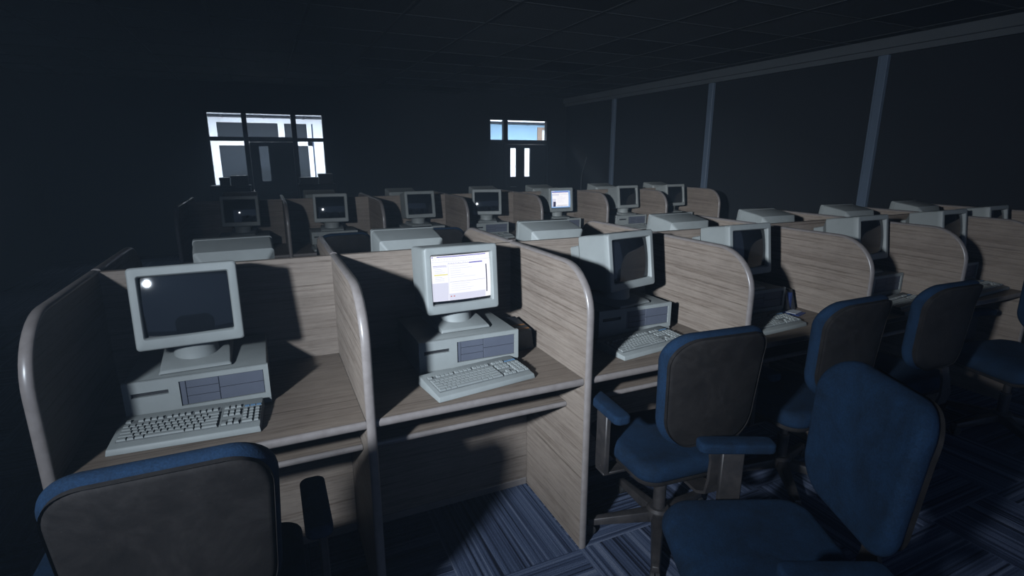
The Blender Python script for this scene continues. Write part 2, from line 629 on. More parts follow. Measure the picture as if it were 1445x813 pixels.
# left doorway: sidelights, transom lights and a door leaf in the middle
f = bmesh.new()
bars = [(LX0, -0.16, 0, 2.275), (1.575, LX1, 0, 2.275), (LX0, LX1, 2.235, 2.275),
        (0.33, 0.405, 0, 2.235), (1.075, 1.155, 0, 2.235),
        (-0.16, 0.33, 1.80, 1.865), (0.405, 1.075, 1.79, 1.87), (1.155, 1.575, 1.80, 1.86),
        (-0.16, 0.33, 0.98, 1.07), (1.155, 1.575, 0.98, 1.07)]
frame_bars(f, bars, YB + .01, YB + .11)
box(f, -0.16, 0.33, YB + .03, YB + .09, 0, 0.98)
box(f, 1.155, 1.575, YB + .03, YB + .09, 0, 0.98)
win1 = struct('window_1', f, M['door'], 'glazed screen of dark mullions around the left doorway', 'window')
g = bmesh.new()
for x0, x1, z0, z1 in ((-0.16, 0.33, 1.865, 2.235), (0.405, 1.075, 1.87, 2.235), (1.155, 1.575, 1.86, 2.235), (-0.16, 0.33, 1.07, 1.80), (1.155, 1.575, 1.07, 1.80)):
    box(g, x0, x1, YB + .055, YB + .061, z0, z1)
struct('window_glass', g, M['pane'], parent=win1)
d = bmesh.new()
wx0, wx1, wz0, wz1 = 0.545, 0.685, 1.15, 1.72
for r_ in ((0.407, wx0, 0.01, 1.788), (wx1, 1.073, 0.01, 1.788), (wx0, wx1, 0.01, wz0), (wx0, wx1, wz1, 1.788)):
    box(d, r_[0], r_[1], YB + .035, YB + .08, r_[2], r_[3])
dr = struct('door_1', d, M['door'], 'dark door leaf with one slim vision pane, left doorway', 'door')
g = bmesh.new(); box(g, wx0, wx1, YB + .055, YB + .06, wz0, wz1); struct('vision_pane', g, M['pane'], parent=dr)
g = bmesh.new(); tube(g, [(1.0, YB + .035, 0.95), (1.0, YB - .03, 0.95), (0.88, YB - .03, 0.95)], 0.01); struct('door_handle', g, M['trim'], parent=dr)

# right doorway
f = bmesh.new()
bars = [(RX0, 4.70, 0, 2.295), (5.945, RX1, 0, 2.295), (RX0, RX1, 2.25, 2.295), (4.985, 5.075, 1.85, 2.25), (4.70, 5.945, 1.79, 1.875),
        (4.985, 5.045, 0, 1.80)]
frame_bars(f, bars, YB + .01, YB + .11)
box(f, 4.70, 4.985, YB + .03, YB + .09, 0, 1.79)
win2 = struct('window_2', f, M['door'], 'transom frame of dark mullions over the right doorway', 'window')
g = bmesh.new()
for x0, x1 in ((4.70, 4.985), (5.075, 5.945)):
    box(g, x0, x1, YB + .055, YB + .061, 1.875, 2.25)
struct('window_glass', g, M['pane'], parent=win2)
d = bmesh.new()
a0, a1, b0, b1 = 5.14, 5.275, 5.455, 5.585
dz0, dz1 = 1.15, 1.715
for r_ in ((5.047, a0, 0.01, 1.788), (a1, b0, 0.01, 1.788), (b1, 5.943, 0.01, 1.788), (a0, a1, 0.01, dz0), (a0, a1, dz1, 1.788), (b0, b1, 0.01, dz0), (b0, b1, dz1, 1.788)):
    box(d, r_[0], r_[1], YB + .035, YB + .08, r_[2], r_[3])
dr2 = struct('door_2', d, M['door'], 'dark door with two slim lit vision panes, right doorway', 'door')
g = bmesh.new()
box(g, a0, a1, YB + .055, YB + .06, dz0, dz1); box(g, b0, b1, YB + .055, YB + .06, dz0, dz1)
struct('vision_pane', g, M['pane'], parent=dr2)
g = bmesh.new(); tube(g, [(5.12, YB + .035, 0.95), (5.12, YB - .03, 0.95), (5.24, YB - .03, 0.95)], 0.01); struct('door_handle', g, M['trim'], parent=dr2)

# right wall: cornice beam and posts
bm = bmesh.new(); box(bm, XR - .09, XR, YF, YB, 2.60, H - .002, 0.004, 1); box(bm, XR - .05, XR, YF, YB, 2.545, 2.60)
struct('trim_1', bm, M['trim'], 'grey beam along the top of the right wall', 'beam')
for i, y in enumerate((-3.2, -0.9, 1.42, 3.75, 6.08)):
    bm = bmesh.new()
    box(bm, XR - .05, XR, y - .04, y + .04, 0, 2.545, 0.005, 1)
    box(bm, XR - .02, XR, y + .05, y + .075, 0, 2.545)
    struct('trim_%d' % (i + 2), bm, M['post'], ['grey post behind the camera side', 'grey post just outside the right edge', 'thick pale post on the right wall, nearer of the two lit', 'thin pale post on the right wall, farther of the two lit', 'faint grey post near the back corner'][i], 'post')
bm = bmesh.new(); box(bm, XR - .015, XR, YF, YB, 0, 0.10); struct('baseboard_right', bm, M['trim'])
bm = bmesh.new(); box(bm, LX1, RX0, YB - .012, YB, 0, 0.1); struct('baseboard_back', bm, M['trim'])

# corridor behind the doors
CY0, CY1, CH = YB + .12, 10.0, 2.30
bm = bmesh.new(); box(bm, -3.0, 9.5, CY0, CY1 + .1, -0.1, 0); struct('floor_corridor', bm, M['corridor_floor'])
bm = bmesh.new(); box(bm, -3.0, 9.5, CY0, CY1 + .1, CH, CH + .1); cc = struct('ceiling_corridor', bm, M['tile'])
bm = bmesh.new()
for i in range(17):
    box(bm, -3.0 + i * 0.735, -2.975 + i * 0.735, CY0, CY1, CH - .008, CH + .01)
for y in (8.5, 9.1, 9.65):
    box(bm, -3.0, 9.5, y, y + .03, CH - .007, CH + .01)
struct('ceiling_grid', bm, M['bay'], parent=cc)
bm = bmesh.new(); box(bm, -3.1, -3.0, CY0, CY1 + .1, 0, CH); struct('wall_corridor_left', bm, M['white_paint'])
bm = bmesh.new(); box(bm, 9.5, 9.6, CY0, CY1 + .1, 0, CH); struct('wall_corridor_right', bm, M['white_paint'])
bm = bmesh.new(); box(bm, 3.3, 3.4, CY0, CY1 + .1, 0, CH); struct('wall_corridor_middle', bm, M['white_paint'])
# far side: white framed office windows on the left, pale blue wall on the right
bm = bmesh.new()
for r_ in ((-3.0, -0.17, 0, CH), (-0.17, 3.3, 2.205, CH), (-0.17, 1.57, 1.765, 1.90), (-0.17, 1.57, 0, 0.9), (0.93, 1.05, 0.9, 2.205), (1.48, 1.57, 0.9, 2.205), (1.60, 3.3, 0, 2.205)):
    box(bm, r_[0], r_[1], CY1, CY1 + .1, r_[2], r_[3])
struct('wall_corridor_far', bm, M['white_paint'], 'white framed office windows seen beyond the left doorway', 'wall')
bm = bmesh.new(); box(bm, -0.17, 1.57, CY1 + .05, CY1 + .07, 0.9, 2.205); struct('window_3', bm, M['night_glass'], 'dark office glazing across the corridor', 'window')
bm = bmesh.new(); box(bm, 3.4, 6.85, CY1, CY1 + .1, 0, CH); box(bm, 7.9, 9.5, CY1, CY1 + .1, 0, CH); box(bm, 6.85, 7.9, CY1, CY1 + .1, 2.25, CH)
hf_ = struct('wall_hall_far', bm, M['blue_wall'], 'pale blue hall wall seen through the right transom', 'wall')
bm = bmesh.new(); box(bm, 3.4, 6.85, CY1 - .015, CY1, 0, 1.90); struct('glare_backing', bm, M['white_paint'], parent=hf_)  # white sheet added on the blue wall so the vision panes look overexposed
bm = bmesh.new()
frame_bars(bm, [(6.85, 6.98, 0, 2.25), (7.78, 7.9, 0, 2.25), (6.98, 7.78, 2.19, 2.25)], CY1 - .02, CY1 + .1)
struct('trim_7', bm, M['brown'], 'brown door frame in the pale blue hall wall', 'door frame')
bm = bmesh.new(); box(bm, 6.98, 7.78, CY1 + .02, CY1 + .06, 0, 2.19); struct('door_3', bm, M['white_paint'], 'white door in the brown frame of the hall', 'door')
for nm, x0, x1, lab in (('ceiling_light', -0.8, 2.6, 'bright ceiling light panel of the left corridor'), ('ceiling_light', 4.7, 7.7, 'bright ceiling light panel of the right hall')):
    t_ = thing(nm, lab, 'ceiling light', ((x0 + x1) / 2, 8.35, CH))
    bm = bmesh.new()
    L = (x1 - x0) / 2
    for a in ((-L - .02, -L, -.27, .27), (L, L + .02, -.27, .27), (-L, L, -.27, -.25), (-L, L, .25, .27)):
        box(bm, a[0], a[1], a[2], a[3], -.03, 0)
    obj('frame', bm, M['trim'], t_)
    bm = bmesh.new(); box(bm, -L, L, -.25, .25, -.02, -.003); obj('diffuser', bm, M['lamp'], t_)

# ------------------------------------------------------------------ desk rows (study carrels, both sides of one back panel)
W, TH, DH, PH = 0.8066, 0.028, 0.74, 1.163
NB = 7


def part_profile(s):
    """side outline of a partition, s=-1 near side, +1 far side"""
    y0 = 0.0 if s < 0 else TH
    F, R = 0.685, 0.19
    pts = [(0, 0), (F, 0)]
    for i in range(0, 11):
        a = PI / 2 * i / 10
        pts.append((F - R + R * math.cos(a), PH - R * 0.95 + R * 0.95 * math.sin(a)))
    pts.append((0, PH))
    return [(y0 + s * u, v) for u, v in pts]


def band_sweep(bm, path, x, hw=0.0155):
    """half round edge strip along a path in the y-z plane"""
    rings = []
    for i, (y, z) in enumerate(path):
        p0 = path[max(i - 1, 0)]; p1 = path[min(i + 1, len(path) - 1)]
        d = Vector((0, p1[0] - p0[0], p1[1] - p0[1])).normalized()
        nrm = d.cross(Vector((1, 0, 0)))
        rings.append((Vector((x, y, z)), nrm))
    return rings


def sweep_band(bm, path, x, out_sign, hw=0.0152, th=0.009):
    rr = []
    for i, (y, z) in enumerate(path):
        p0 = path[max(i - 1, 0)]; p1 = path[min(i + 1, len(path) - 1)]
        d = Vector((0, p1[0] - p0[0], p1[1] - p0[1])).normalized()
        nrm = Vector((1, 0, 0)).cross(d) * out_sign
        c = Vector((x, y, z))
        ring = []
        for k in range(7):
            a = PI * k / 6
            ring.append(c + Vector((hw * math.cos(a), 0, 0)) + nrm * (th * math.sin(a)))
        ring.append(c + Vector((-hw, 0, 0)) - nrm * 0.002)
        ring.append(c + Vector((hw, 0, 0)) - nrm * 0.002)
        rr.append(ring)
    loft(bm, rr)


def edge_rod(bm, x0, x1, y, zc, hh, s):
    prof = []
    for k in range(7):
        a = -PI / 2 + PI * k / 6
        prof.append((y + s * 0.009 * math.cos(a), zc + hh * math.sin(a)))
    prof += [(y - s * 0.002, zc + hh), (y - s * 0.002, zc - hh)]
    prism(bm, prof, 'x', x0, x1)


def build_row(loc, label, group):
    t = thing('computer_desk_row', label, 'desk', loc, 0, group)
    bm = bmesh.new(); box(bm, -TH, NB * W, 0, TH, 0.0, PH, 0.002, 1); obj('back_panel', bm, M['wood'], t)
    for s in (-1, 1):
        prof = part_profile(s)
        for k in range(NB + 1):
            bm = bmesh.new()
            prism(bm, prof, 'x', -TH + 0.001, -0.001)
            p = obj('partition', bm, M['wood'], t, loc=(k * W, 0, 0)) if (k == 0) else None
            if k == 0:
                pm = p.data
                bb = bmesh.new(); path = prof[1:]
                sweep_band(bb, path, -TH / 2, 1 if s < 0 else -1)
                e = obj('edge_band', bb, M['band'], p, smooth=50)
                em = e.data
            else:
                bm.free()
                p = bpy.data.objects.new('partition', pm); C.objects.link(p); p.parent = t; p.location = (k * W, 0, 0)
                e = bpy.data.objects.new('edge_band', em); C.objects.link(e); e.parent = p
        yb = 0 if s < 0 else TH
        f = lambda u: yb + s * u
        ms = None
        for k in range(NB):
            if ms is None:
                ms = []
                bm = bmesh.new(); ya, yb_ = sorted((f(0.0), f(0.668))); box(bm, 0.0005, W - TH - .0005, ya, yb_, DH - .028, DH); o = obj('desktop', bm, M['wood_top'], t)
                bb = bmesh.new(); edge_rod(bb, 0.0005, W - TH - .0005, f(0.668), DH - .014, .014, s); e = obj('edge_band', bb, M['band'], o, smooth=50)
                bm = bmesh.new(); ya, yb_ = sorted((f(0.20), f(0.545))); box(bm, 0.0005, W - TH - .0005, ya, yb_, .572, .594); o2 = obj('keyboard_shelf', bm, M['wood_top'], t)
                bb = bmesh.new(); edge_rod(bb, 0.0005, W - TH - .0005, f(0.545), .583, .011, s); e2 = obj('edge_band', bb, M['band'], o2, smooth=50)
                bm = bmesh.new(); ya, yb_ = sorted((f(0.165), f(0.19))); box(bm, 0.0005, W - TH - .0005, ya, yb_, 0.035, DH - .028); o3 = obj('modesty_panel', bm, M['wood'], t)
                bb = bmesh.new(); ya, yb_ = sorted((f(0.163), f(0.196))); box(bb, 0.0005, W - TH - .0005, ya, yb_, 0.0, 0.035, 0.003, 1); e3 = obj('kick_strip', bb, M['band'], o3)
                ms = [('desktop', o.data, e.data, 'edge_band'), ('keyboard_shelf', o2.data, e2.data, 'edge_band'), ('modesty_panel', o3.data, e3.data, 'kick_strip')]
            else:
                for nm, a, b, sub in ms:
                    o = bpy.data.objects.new(nm, a); C.objects.link(o); o.parent = t; o.location = (k * W, 0, 0)
                    e = bpy.data.objects.new(sub, b); C.objects.link(e); e.parent = o
    return t


R1 = (0.0, 0.0, 0.0)
R2 = (-0.0816, 3.30, 0.0)
row_front = build_row(R1, 'long double-sided oak desk row with rounded booth dividers, nearest the camera', 'computer desk rows')


def copy_row(src, loc, label, group):
    return dup(src, loc, 0, label, group)


copy_row(row_front, R2, 'dim oak desk row with booth dividers, parallel behind the nearest row', 'computer desk rows')

# ------------------------------------------------------------------ computer monitor (origin: under its stand; screen faces -y)
MB_, MT, MW = 0.067, 0.330, 0.305
SX, SZ0, SZ1 = 0.124, 0.106, 0.298
SCR_R = 0.65


def set_tilt(t, deg):
    """lean the tube unit back on its stand"""
    m = Matrix.Translation((0, -.05, .07)) @ Matrix.Rotation(math.radians(-deg), 4, 'X') @ Matrix.Translation((0, .05, -.07))
    for c in t.children:
        if not c.name.startswith('stand'):
            c.matrix_basis = m




def screen_y(x, z, y0=-0.1475, R=SCR_R):
    zc = (SZ0 + SZ1) / 2
    return y0 - (math.sqrt(max(R * R - x * x - (z - zc) ** 2, 0)) - R) - 0.0045 * 0


def screen_patch(bm, x0, x1, z0, z1, lift, mi, nx=None, nz=None):
    nx = nx or max(1, int((x1 - x0) / 0.012)); nz = nz or max(1, int((z1 - z0) / 0.012))
    g = [[bm.verts.new((x0 + (x1 - x0) * i / nx, screen_y(x0 + (x1 - x0) * i / nx, z0 + (z1 - z0) * j / nz) - lift, z0 + (z1 - z0) * j / nz)) for j in range(nz + 1)] for i in range(nx + 1)]
    for i in range(nx):
        for j in range(nz):
            bm.faces.new((g[i][j], g[i + 1][j], g[i + 1][j + 1], g[i][j + 1])).material_index = mi


def rect_ring(hw, z0, z1, y, r=0.008, n=3):
    pts = rrect(2 * hw, z1 - z0, r, n)
    zc = (z0 + z1) / 2
    return [(u, y, zc + v) for u, v in pts]


def make_monitor(label, group, lit=None):
    t = thing('computer_monitor', label, 'monitor', (0, 0, 0), 0, group)
    # bezel: face ring with a sunken, sloped reveal around the glass
    bm = bmesh.new()
    hw = MW / 2
    rings = [rect_ring(hw, MB_, MT, -0.118, 0.012), rect_ring(hw, MB_, MT, -0.145, 0.012), rect_ring(hw - .003, MB_ + .003, MT - .003, -0.149, 0.011), rect_ring(hw - .006, MB_ + .006, MT - .006, -0.150, 0.010),
             rect_ring(SX + .006, SZ0 - .006, SZ1 + .006, -0.150, 0.008), rect_ring(SX + .004, SZ0 - .004, SZ1 + .004, -0.148, 0.007), rect_ring(SX, SZ0, SZ1, -0.1385, 0.004), rect_ring(SX, SZ0, SZ1, -0.112, 0.004)]
    loft(bm, rings + [rings[0]], cap=False)
    obj('bezel', bm, M['beige'], t, smooth=40)
    # housing
    bm = bmesh.new()
    hs = [rect_ring(hw - .002, MB_ + .002, MT - .002, -0.1185, 0.012), rect_ring(hw - .004, MB_ + .004, MT - .003, 0.000, 0.012), rect_ring(hw - .006, MB_ + .01, MT - .006, 0.045, 0.012),
          rect_ring(hw - .040, MB_ + .03, MT - .050, 0.085, 0.010), rect_ring(hw - .046, MB_ + .033, MT - .058, 0.150, 0.010), rect_ring(hw - .054, MB_ + .04, MT - .066, 0.158, 0.008)]
    loft(bm, hs)
    obj('housing', bm, M['beige'], t, smooth=30)
    # tilt base: neck and plinth
    bm = bmesh.new()
    hexa(bm, [(-.105, -.165, 0), (.105, -.165, 0), (.112, .09, 0), (-.112, .09, 0), (-.098, -.158, .012), (.098, -.158, .012), (.100, .05, .036), (-.100, .05, .036)], 0.003, 1)
    lathe(bm, [(.07, .018), (.066, .045), (.072, .072)], 24, (0, -0.035))
    obj('stand', bm, M['beige'], t, smooth=35)
    # glass
    bm = bmesh.new()
    if lit is None:
        screen_patch(bm, -SX - .002, SX + .002, SZ0 - .002, SZ1 + .002, 0, 0, 20, 16)
        obj('screen', bm, M['screen'], t, smooth=60)
    else:
        mats = [M['screen'], M['ui_white'], M['ui_pale'], M['ui_grey'], M['ui_blue'], M['ui_dark'], M['ui_yellow'], M['ui_red'], M['ui_sky']]
        screen_patch(bm, -SX - .002, SX + .002, SZ0 - .002, SZ1 + .002, 0, 0, 20, 16)

        def R(x0, x1, z0, z1, mi, lv):
            screen_patch(bm, -SX + 2 * SX * x0, -SX + 2 * SX * x1, SZ1 - (SZ1 - SZ0) * z1, SZ1 - (SZ1 - SZ0) * z0, 0.0003 * lv, mi)
        if lit == 'mail':
            R(0.0, 1.0, 0.015, 0.945, 1, 1)
            R(0.10, 0.93, 0.03, 0.045, 4, 2)              # title bar
            R(0.02, 0.04, 0.03, 0.05, 4, 2)
            for k in range(16):                           # menu line and toolbar
                R(0.03 + k * 0.045, 0.03 + k * 0.045 + random.uniform(.012, .03), 0.085, 0.097, 2, 2)
            R(0.0, 1.0, 0.135, 0.142, 2, 2)
            R(0.26, 0.62, 0.185, 0.193, 3, 2); R(0.62, 0.86, 0.180, 0.200, 4, 2)
            for k in range(9):
                R(0.27 + k * .04, 0.27 + k * .04 + random.uniform(.01, .03), 0.165, 0.178, 2, 2)
            R(0.03, 0.24, 0.215, 0.223, 4, 2)
            R(0.03, 0.25, 0.235, 0.25, 2, 2)
            for k in range(3):
                R(0.05, 0.05 + random.uniform(.1, .18), 0.28 + k * 0.035, 0.29 + k * 0.035, 2, 2)
            R(0.04, 0.255, 0.385, 0.41, 6, 2)             # highlighted line
            for k in range(3):
                R(0.05, 0.05 + random.uniform(.1, .18), 0.44 + k * 0.035, 0.45 + k * 0.035, 2, 2)
            R(0.0, 0.255, 0.565, 0.945, 2, 2)             # pale lower pane
            R(0.262, 0.268, 0.205, 0.945, 2, 2)
            for k in range(6):
                R(0.30, 0.30 + random.uniform(.15, .55), 0.235 + k * 0.045, 0.243 + k * 0.045, 2, 2)
            R(0.28, 0.90, 0.555, 0.563, 3, 2)
            for k in range(4):
                R(0.30, 0.30 + random.uniform(.15, .55), 0.60 + k * 0.045, 0.608 + k * 0.045, 2, 2)
            R(0.27, 0.90, 0.80, 0.945, 2, 2)
            R(0.285, 0.31, 0.845, 0.87, 7, 3); R(0.335, 0.36, 0.845, 0.87, 7, 3)
            R(0.915, 0.935, 0.255, 0.84, 5, 3)            # scroll bar
        else:
            R(0.0, 1.0, 0.0, 0.97, 8, 1)
            R(0.05, 0.90, 0.10, 0.90, 1, 2)
            R(0.05, 0.90, 0.06, 0.10, 4, 3)
            R(0.02, 0.16, 0.02, 0.05, 2, 3)
            for k in range(8):
                R(0.10 + k * .09, 0.15 + k * .09, 0.14, 0.16, 3, 3)
            R(0.05, 0.40, 0.19, 0.27, 2, 3); R(0.45, 0.88, 0.21, 0.23, 2, 3)
            for k in range(6):
                R(0.28, 0.28 + random.uniform(.2, .5), 0.32 + k * .07, 0.335 + k * .07, 2, 3)
            R(0.05, 0.22, 0.45, 0.90, 2, 3)
            R(0.10, 0.22, 0.62, 0.90, 5, 4)
            R(0.28, 0.85, 0.82, 0.86, 3, 3)
        obj('screen', bm, mats, t, smooth=60)
    set_tilt(t, 4.5)
    return t


# ------------------------------------------------------------------ desktop computer (origin: bottom centre, front towards -y)
def make_pc(label, group):
    t = thing('desktop_computer', label, 'computer', (0, 0, 0), 0, group)
    hw, D, Hh = 0.205, 0.18, 0.14
    bm = bmesh.new()
    box(bm, -hw + .003, hw - .003, -D + .012, D, 0.004, Hh - .002, 0.004, 2)
    for sx in (-1, 1):
        for yy in (-.13, .13):
            box(bm, sx * .17 - .012, sx * .17 + .012, yy - .012, yy + .012, 0, .006)
    obj('case', bm, M['beige'], t, smooth=35)
    # front: frame around a sunken bay, leaving left blank face with a slot
    bm = bmesh.new()
    y0, y1 = -D, -D + .013
    bx0, bx1, bz0, bz1 = -0.055, hw - .016, 0.040, Hh - .016
    for r_ in ((-hw, -0.185, 0.022, Hh), (-0.085, bx0, 0.022, Hh), (bx1, hw, 0.022, Hh), (bx0, bx1, bz1, Hh), (bx0, bx1, 0.022, bz0), (-0.185, -0.085, 0.022, 0.090), (-0.185, -0.085, 0.104, Hh)):
        box(bm, r_[0], r_[1], y0, y1, r_[2], r_[3])
    box(bm, -hw, hw, y0 + .003, y1, Hh - .001, Hh + .001)
    obj('front_panel', bm, M['beige'], t)
    bm = bmesh.new(); box(bm, -0.185, -0.085, y0 + .010, y1, 0.090, 0.104); obj('disk_slot', bm, M['slot'], t)
    # drive bay plates: narrow column, three left plates, two right plates
    bb = bmesh.new(); box(bb, bx0, bx1, y0 + .009, y1, bz0, bz1)
    bay = obj('drive_bay', bb, M['slot'], t)
    cols = [(bx0 + .001, bx0 + .017, [(bz0, bz1)]), (bx0 + .0185, bx0 + .0185 + .092, [(bz0 + i * (bz1 - bz0) / 3, bz0 + (i + 1) * (bz1 - bz0) / 3) for i in range(3)]),
            (bx0 + .112, bx1 - .001, [(bz0, (bz0 + bz1) / 2), ((bz0 + bz1) / 2, bz1)])]
    for cx0, cx1, zs in cols:
        for z0, z1 in zs:
            pl = bmesh.new(); box(pl, cx0, cx1, y0 + .005, y0 + .0095, z0 + .0008, z1 - .0008, .001, 1); obj('drive_plate', pl, M['bay'], bay)
    # ribbed lip below the front
    bm = bmesh.new()
    for i in range(4):
        box(bm, -hw, hw, y0 + .002 + i * .001, y1, 0.003 + i * 0.005, 0.0065 + i * 0.005)
    box(bm, -hw + .002, hw - .002, y0 + .007, y1, 0.003, 0.022)
    obj('vent_lip', bm, M['beige'], t)
    return t


# ------------------------------------------------------------------ keyboard (origin: bottom centre, keys face up, user at -y)
KW, KD = 0.40, 0.185


def kb_top(y):
    return 0.020 + (y + KD / 2) / KD * 0.016


def key_rows():
    """list of (x, y, w, d, blue) in keyboard coordinates"""
    u = 0.0172
    x0 = -KW / 2 + 0.020
    y0 = -KD / 2 + 0.034
    out = []
    rows = [([1.5, 1.1, 1.4, 6.0, 1.4, 1.1, 2.5]), ([2.3] + [1] * 10 + [2.7]), ([1.8] + [1] * 11 + [2.2]), ([1.5] + [1] * 12 + [1.5]), ([1] * 13 + [2])]
    for j, rw in enumerate(rows):
        x = x0
        for wv in rw:
            out.append((x + wv * u / 2, y0 + j * u + u / 2, wv * u - .0016, u - .0018, 0)); x += wv * u
    yf = y0 + 5 * u + 0.010
    x = x0
    out.append((x + u / 2, yf + u / 2, u - .0022, u * .85, 0)); x += 1.9 * u
    for b in range(3):
        for i in range(4):
            out.append((x + u / 2, yf + u / 2, u - .0022, u * .85, 0)); x += u
        x += 0.37 * u
    xn = x0 + 15.5 * u
    for j in (3, 4):
        for i in range(3):
            out.append((xn + (i + .5) * u, y0 + (j + .5) * u, u - .0022, u - .0025, 0))
    for i in range(3):
        out.append((xn + (i + .5) * u, yf + u / 2, u - .0022, u * .85, 0))
    for i in range(3):
        out.append((xn + (i + .5) * u, y0 + .5 * u, u - .0022, u - .0025, 0))
    out.append((xn + 1.5 * u, y0 + 1.5 * u, u - .0022, u - .0025, 0))
    xp = x0 + 18.9 * u
    for j in range(1, 4):
        for i in range(3):
            out.append((xp + (i + .36) * u, y0 + (j + .5) * u, u * .92 - .0022, u - .0025, 0))
    for i in range(3):
        out.append((xp + (i + .36) * u, y0 + 4.5 * u, u * .92 - .0022, u - .0025, 0))
    out.append((xp + .86 * u, y0 + .5 * u, 1.9 * u - .0022, u - .0025, 0))
    out.append((xp + 2.36 * u, y0 + .5 * u, u * .92 - .0022, u - .0025, 0))
    return out


KEYS = key_rows()
key_mesh = {}


def make_keyboard(label, group, detailed):
    t = thing('keyboard', label, 'keyboard', (0, 0, 0), 0, group)
    bm = bmesh.new()
    hw, hd = KW / 2, KD / 2
    hexa(bm, [(-hw, -hd, 0), (hw, -hd, 0), (hw, hd, 0), (-hw, hd, 0), (-hw + .003, -hd + .005, kb_top(-hd) - .002), (hw - .003, -hd + .005, kb_top(-hd) - .002), (hw - .003, hd - .003, kb_top(hd)), (-hw + .003, hd - .003, kb_top(hd))], 0.003, 2)
    obj('keyboard_body', bm, M['beige'], t, smooth=35)
    sl = math.atan(0.016 / KD)
    # wells under each block of keys
    bm = bmesh.new()
    u = 0.0172; x0 = -KW / 2 + .020; y0 = -KD / 2 + .034
    for a, b, c, d in ((x0 - .001, x0 + 15 * u + .001, y0 - .001, y0 + 5 * u + .001), (x0 - .001, x0 + 15 * u + .001, y0 + 5 * u + .009, y0 + 6 * u + .010), (x0 + 15.5 * u - .001, x0 + 18.5 * u + .001, y0 + 3 * u, y0 + 5 * u + .001), (x0 + 15.5 * u, x0 + 18.5 * u, y0 - .001, y0 + 2 * u), (x0 + 18.8 * u, x0 + 21.9 * u, y0 - .001, y0 + 5 * u + .001)):
        b = min(b, KW / 2 - .004)
        v = [bm.verts.new((xx, yy, kb_top(yy) + .0006)) for xx, yy in ((a, c), (b, c), (b, d), (a, d))]
        v2 = [bm.verts.new((xx, yy, kb_top(yy) - .003)) for xx, yy in ((a, c), (b, c), (b, d), (a, d))]
        bm.faces.new(v); bm.faces.new(v2[::-1])
        for i in range(4):
            bm.faces.new((v[i], v[(i + 1) % 4], v2[(i + 1) % 4], v2[i]))
    obj('key_well', bm, M['keydark'], t)
    bm = bmesh.new()
    yl = y0 + 5 * u + .014
    for i in range(3):
        x = x0 + (18.95 + i * 1.0) * u
        box(bm, x, x + .8 * u, yl, yl + .009, kb_top(yl) - .001, kb_top(yl) + .0018)
    obj('indicator_label', bm, M['keyblue'], t)

    def cap(bm, x, y, w_, d_, z):
        hexa(bm, [(x - w_ / 2, y - d_ / 2, z), (x + w_ / 2, y - d_ / 2, z), (x + w_ / 2, y + d_ / 2, z), (x - w_ / 2, y + d_ / 2, z),
                  (x - w_ / 2 + .0016, y - d_ / 2 + .0012, z + .0055), (x + w_ / 2 - .0016, y - d_ / 2 + .0012, z + .0055), (x + w_ / 2 - .0016, y + d_ / 2 - .0022, z + .0065), (x - w_ / 2 + .0016, y + d_ / 2 - .0022, z + .0065)])
    if detailed:
        for x, y, w_, d_, b in KEYS:
            kk = (round(w_, 4), round(d_, 4))
            if kk not in key_mesh:
                bm = bmesh.new(); cap(bm, 0, 0, w_, d_, 0)
                o = obj('key', bm, M['key'], t); key_mesh[kk] = o.data
            else:
                o = bpy.data.objects.new('key', key_mesh[kk]); C.objects.link(o); o.parent = t
            o.location = (x, y, kb_top(y) + .0002)
    else:
        bm = bmesh.new()
        for x, y, w_, d_, b in KEYS:
            cap(bm, x, y, w_, d_, kb_top(y) + .0002)
        o = obj('key_set', bm, M['key'], t); o['kind'] = 'stuff'
    return t


# ------------------------------------------------------------------ place the computers
ORD = ['first', 'second', 'third', 'fourth', 'fifth', 'sixth', 'seventh']
mon = make_monitor('beige monitor with dark screen and bright torch glint, first booth of the nearest row', 'monitors on the nearest row facing the camera')
mon_lit = make_monitor('lit monitor showing a white mail window, second booth of the nearest row', 'monitors on the nearest row facing the camera', 'mail')
mon_lit2 = make_monitor('small lit monitor glowing blue and white in the row behind', 'monitors on the second row facing the camera', 'desk')
pc = make_pc('grey desktop computer case under the glinting monitor in the first booth of the nearest row', 'desktop computers on the nearest row')
kb = make_keyboard('grey keyboard before the glinting monitor in the first booth, partly in shadow', 'keyboards on the nearest row', True)
kb_simple = make_keyboard('grey keyboard in the fifth booth of the nearest row', 'keyboards on the nearest row', False)

PCZ = DH + 0.0005
MZ = DH + 0.1415
# near side of the nearest row: (monitor x, front y, yaw deg, pc x, pc front y, kb x, kb y, kb yaw)
NEAR = [(0.297, -0.345, 2.6, 0.305, -0.40, 0.283, -0.50, -3.5),
        (1.238, -0.328, 2, 1.228, -0.415, 1.213, -0.525, 8),
        (2.075, -0.315, 12, 2.072, -0.345, 2.020, -0.47, 8),
        (2.800, -0.335, 2, 2.830, -0.36, 2.735, -0.50, 4),
        (3.790, -0.335, 3, 3.786, -0.40, 3.755, -0.555, 8),
        (4.620, -0.335, 2, 4.598, -0.40, 4.570, -0.52, 4),
        (5.230, -0.30, 5, 5.250, -0.36, 5.240, -0.50, 3)]


def place(o, x, y, z, rz):
    o.location = (x, y, z); o.rotation_euler = (0, 0, rz)


def mon_spot(x, yf, deg):
    a = math.radians(deg)
    # origin lies 0.15 behind the bezel front
    return (x - math.sin(a) * 0.15, yf + math.cos(a) * 0.15, MZ, a)


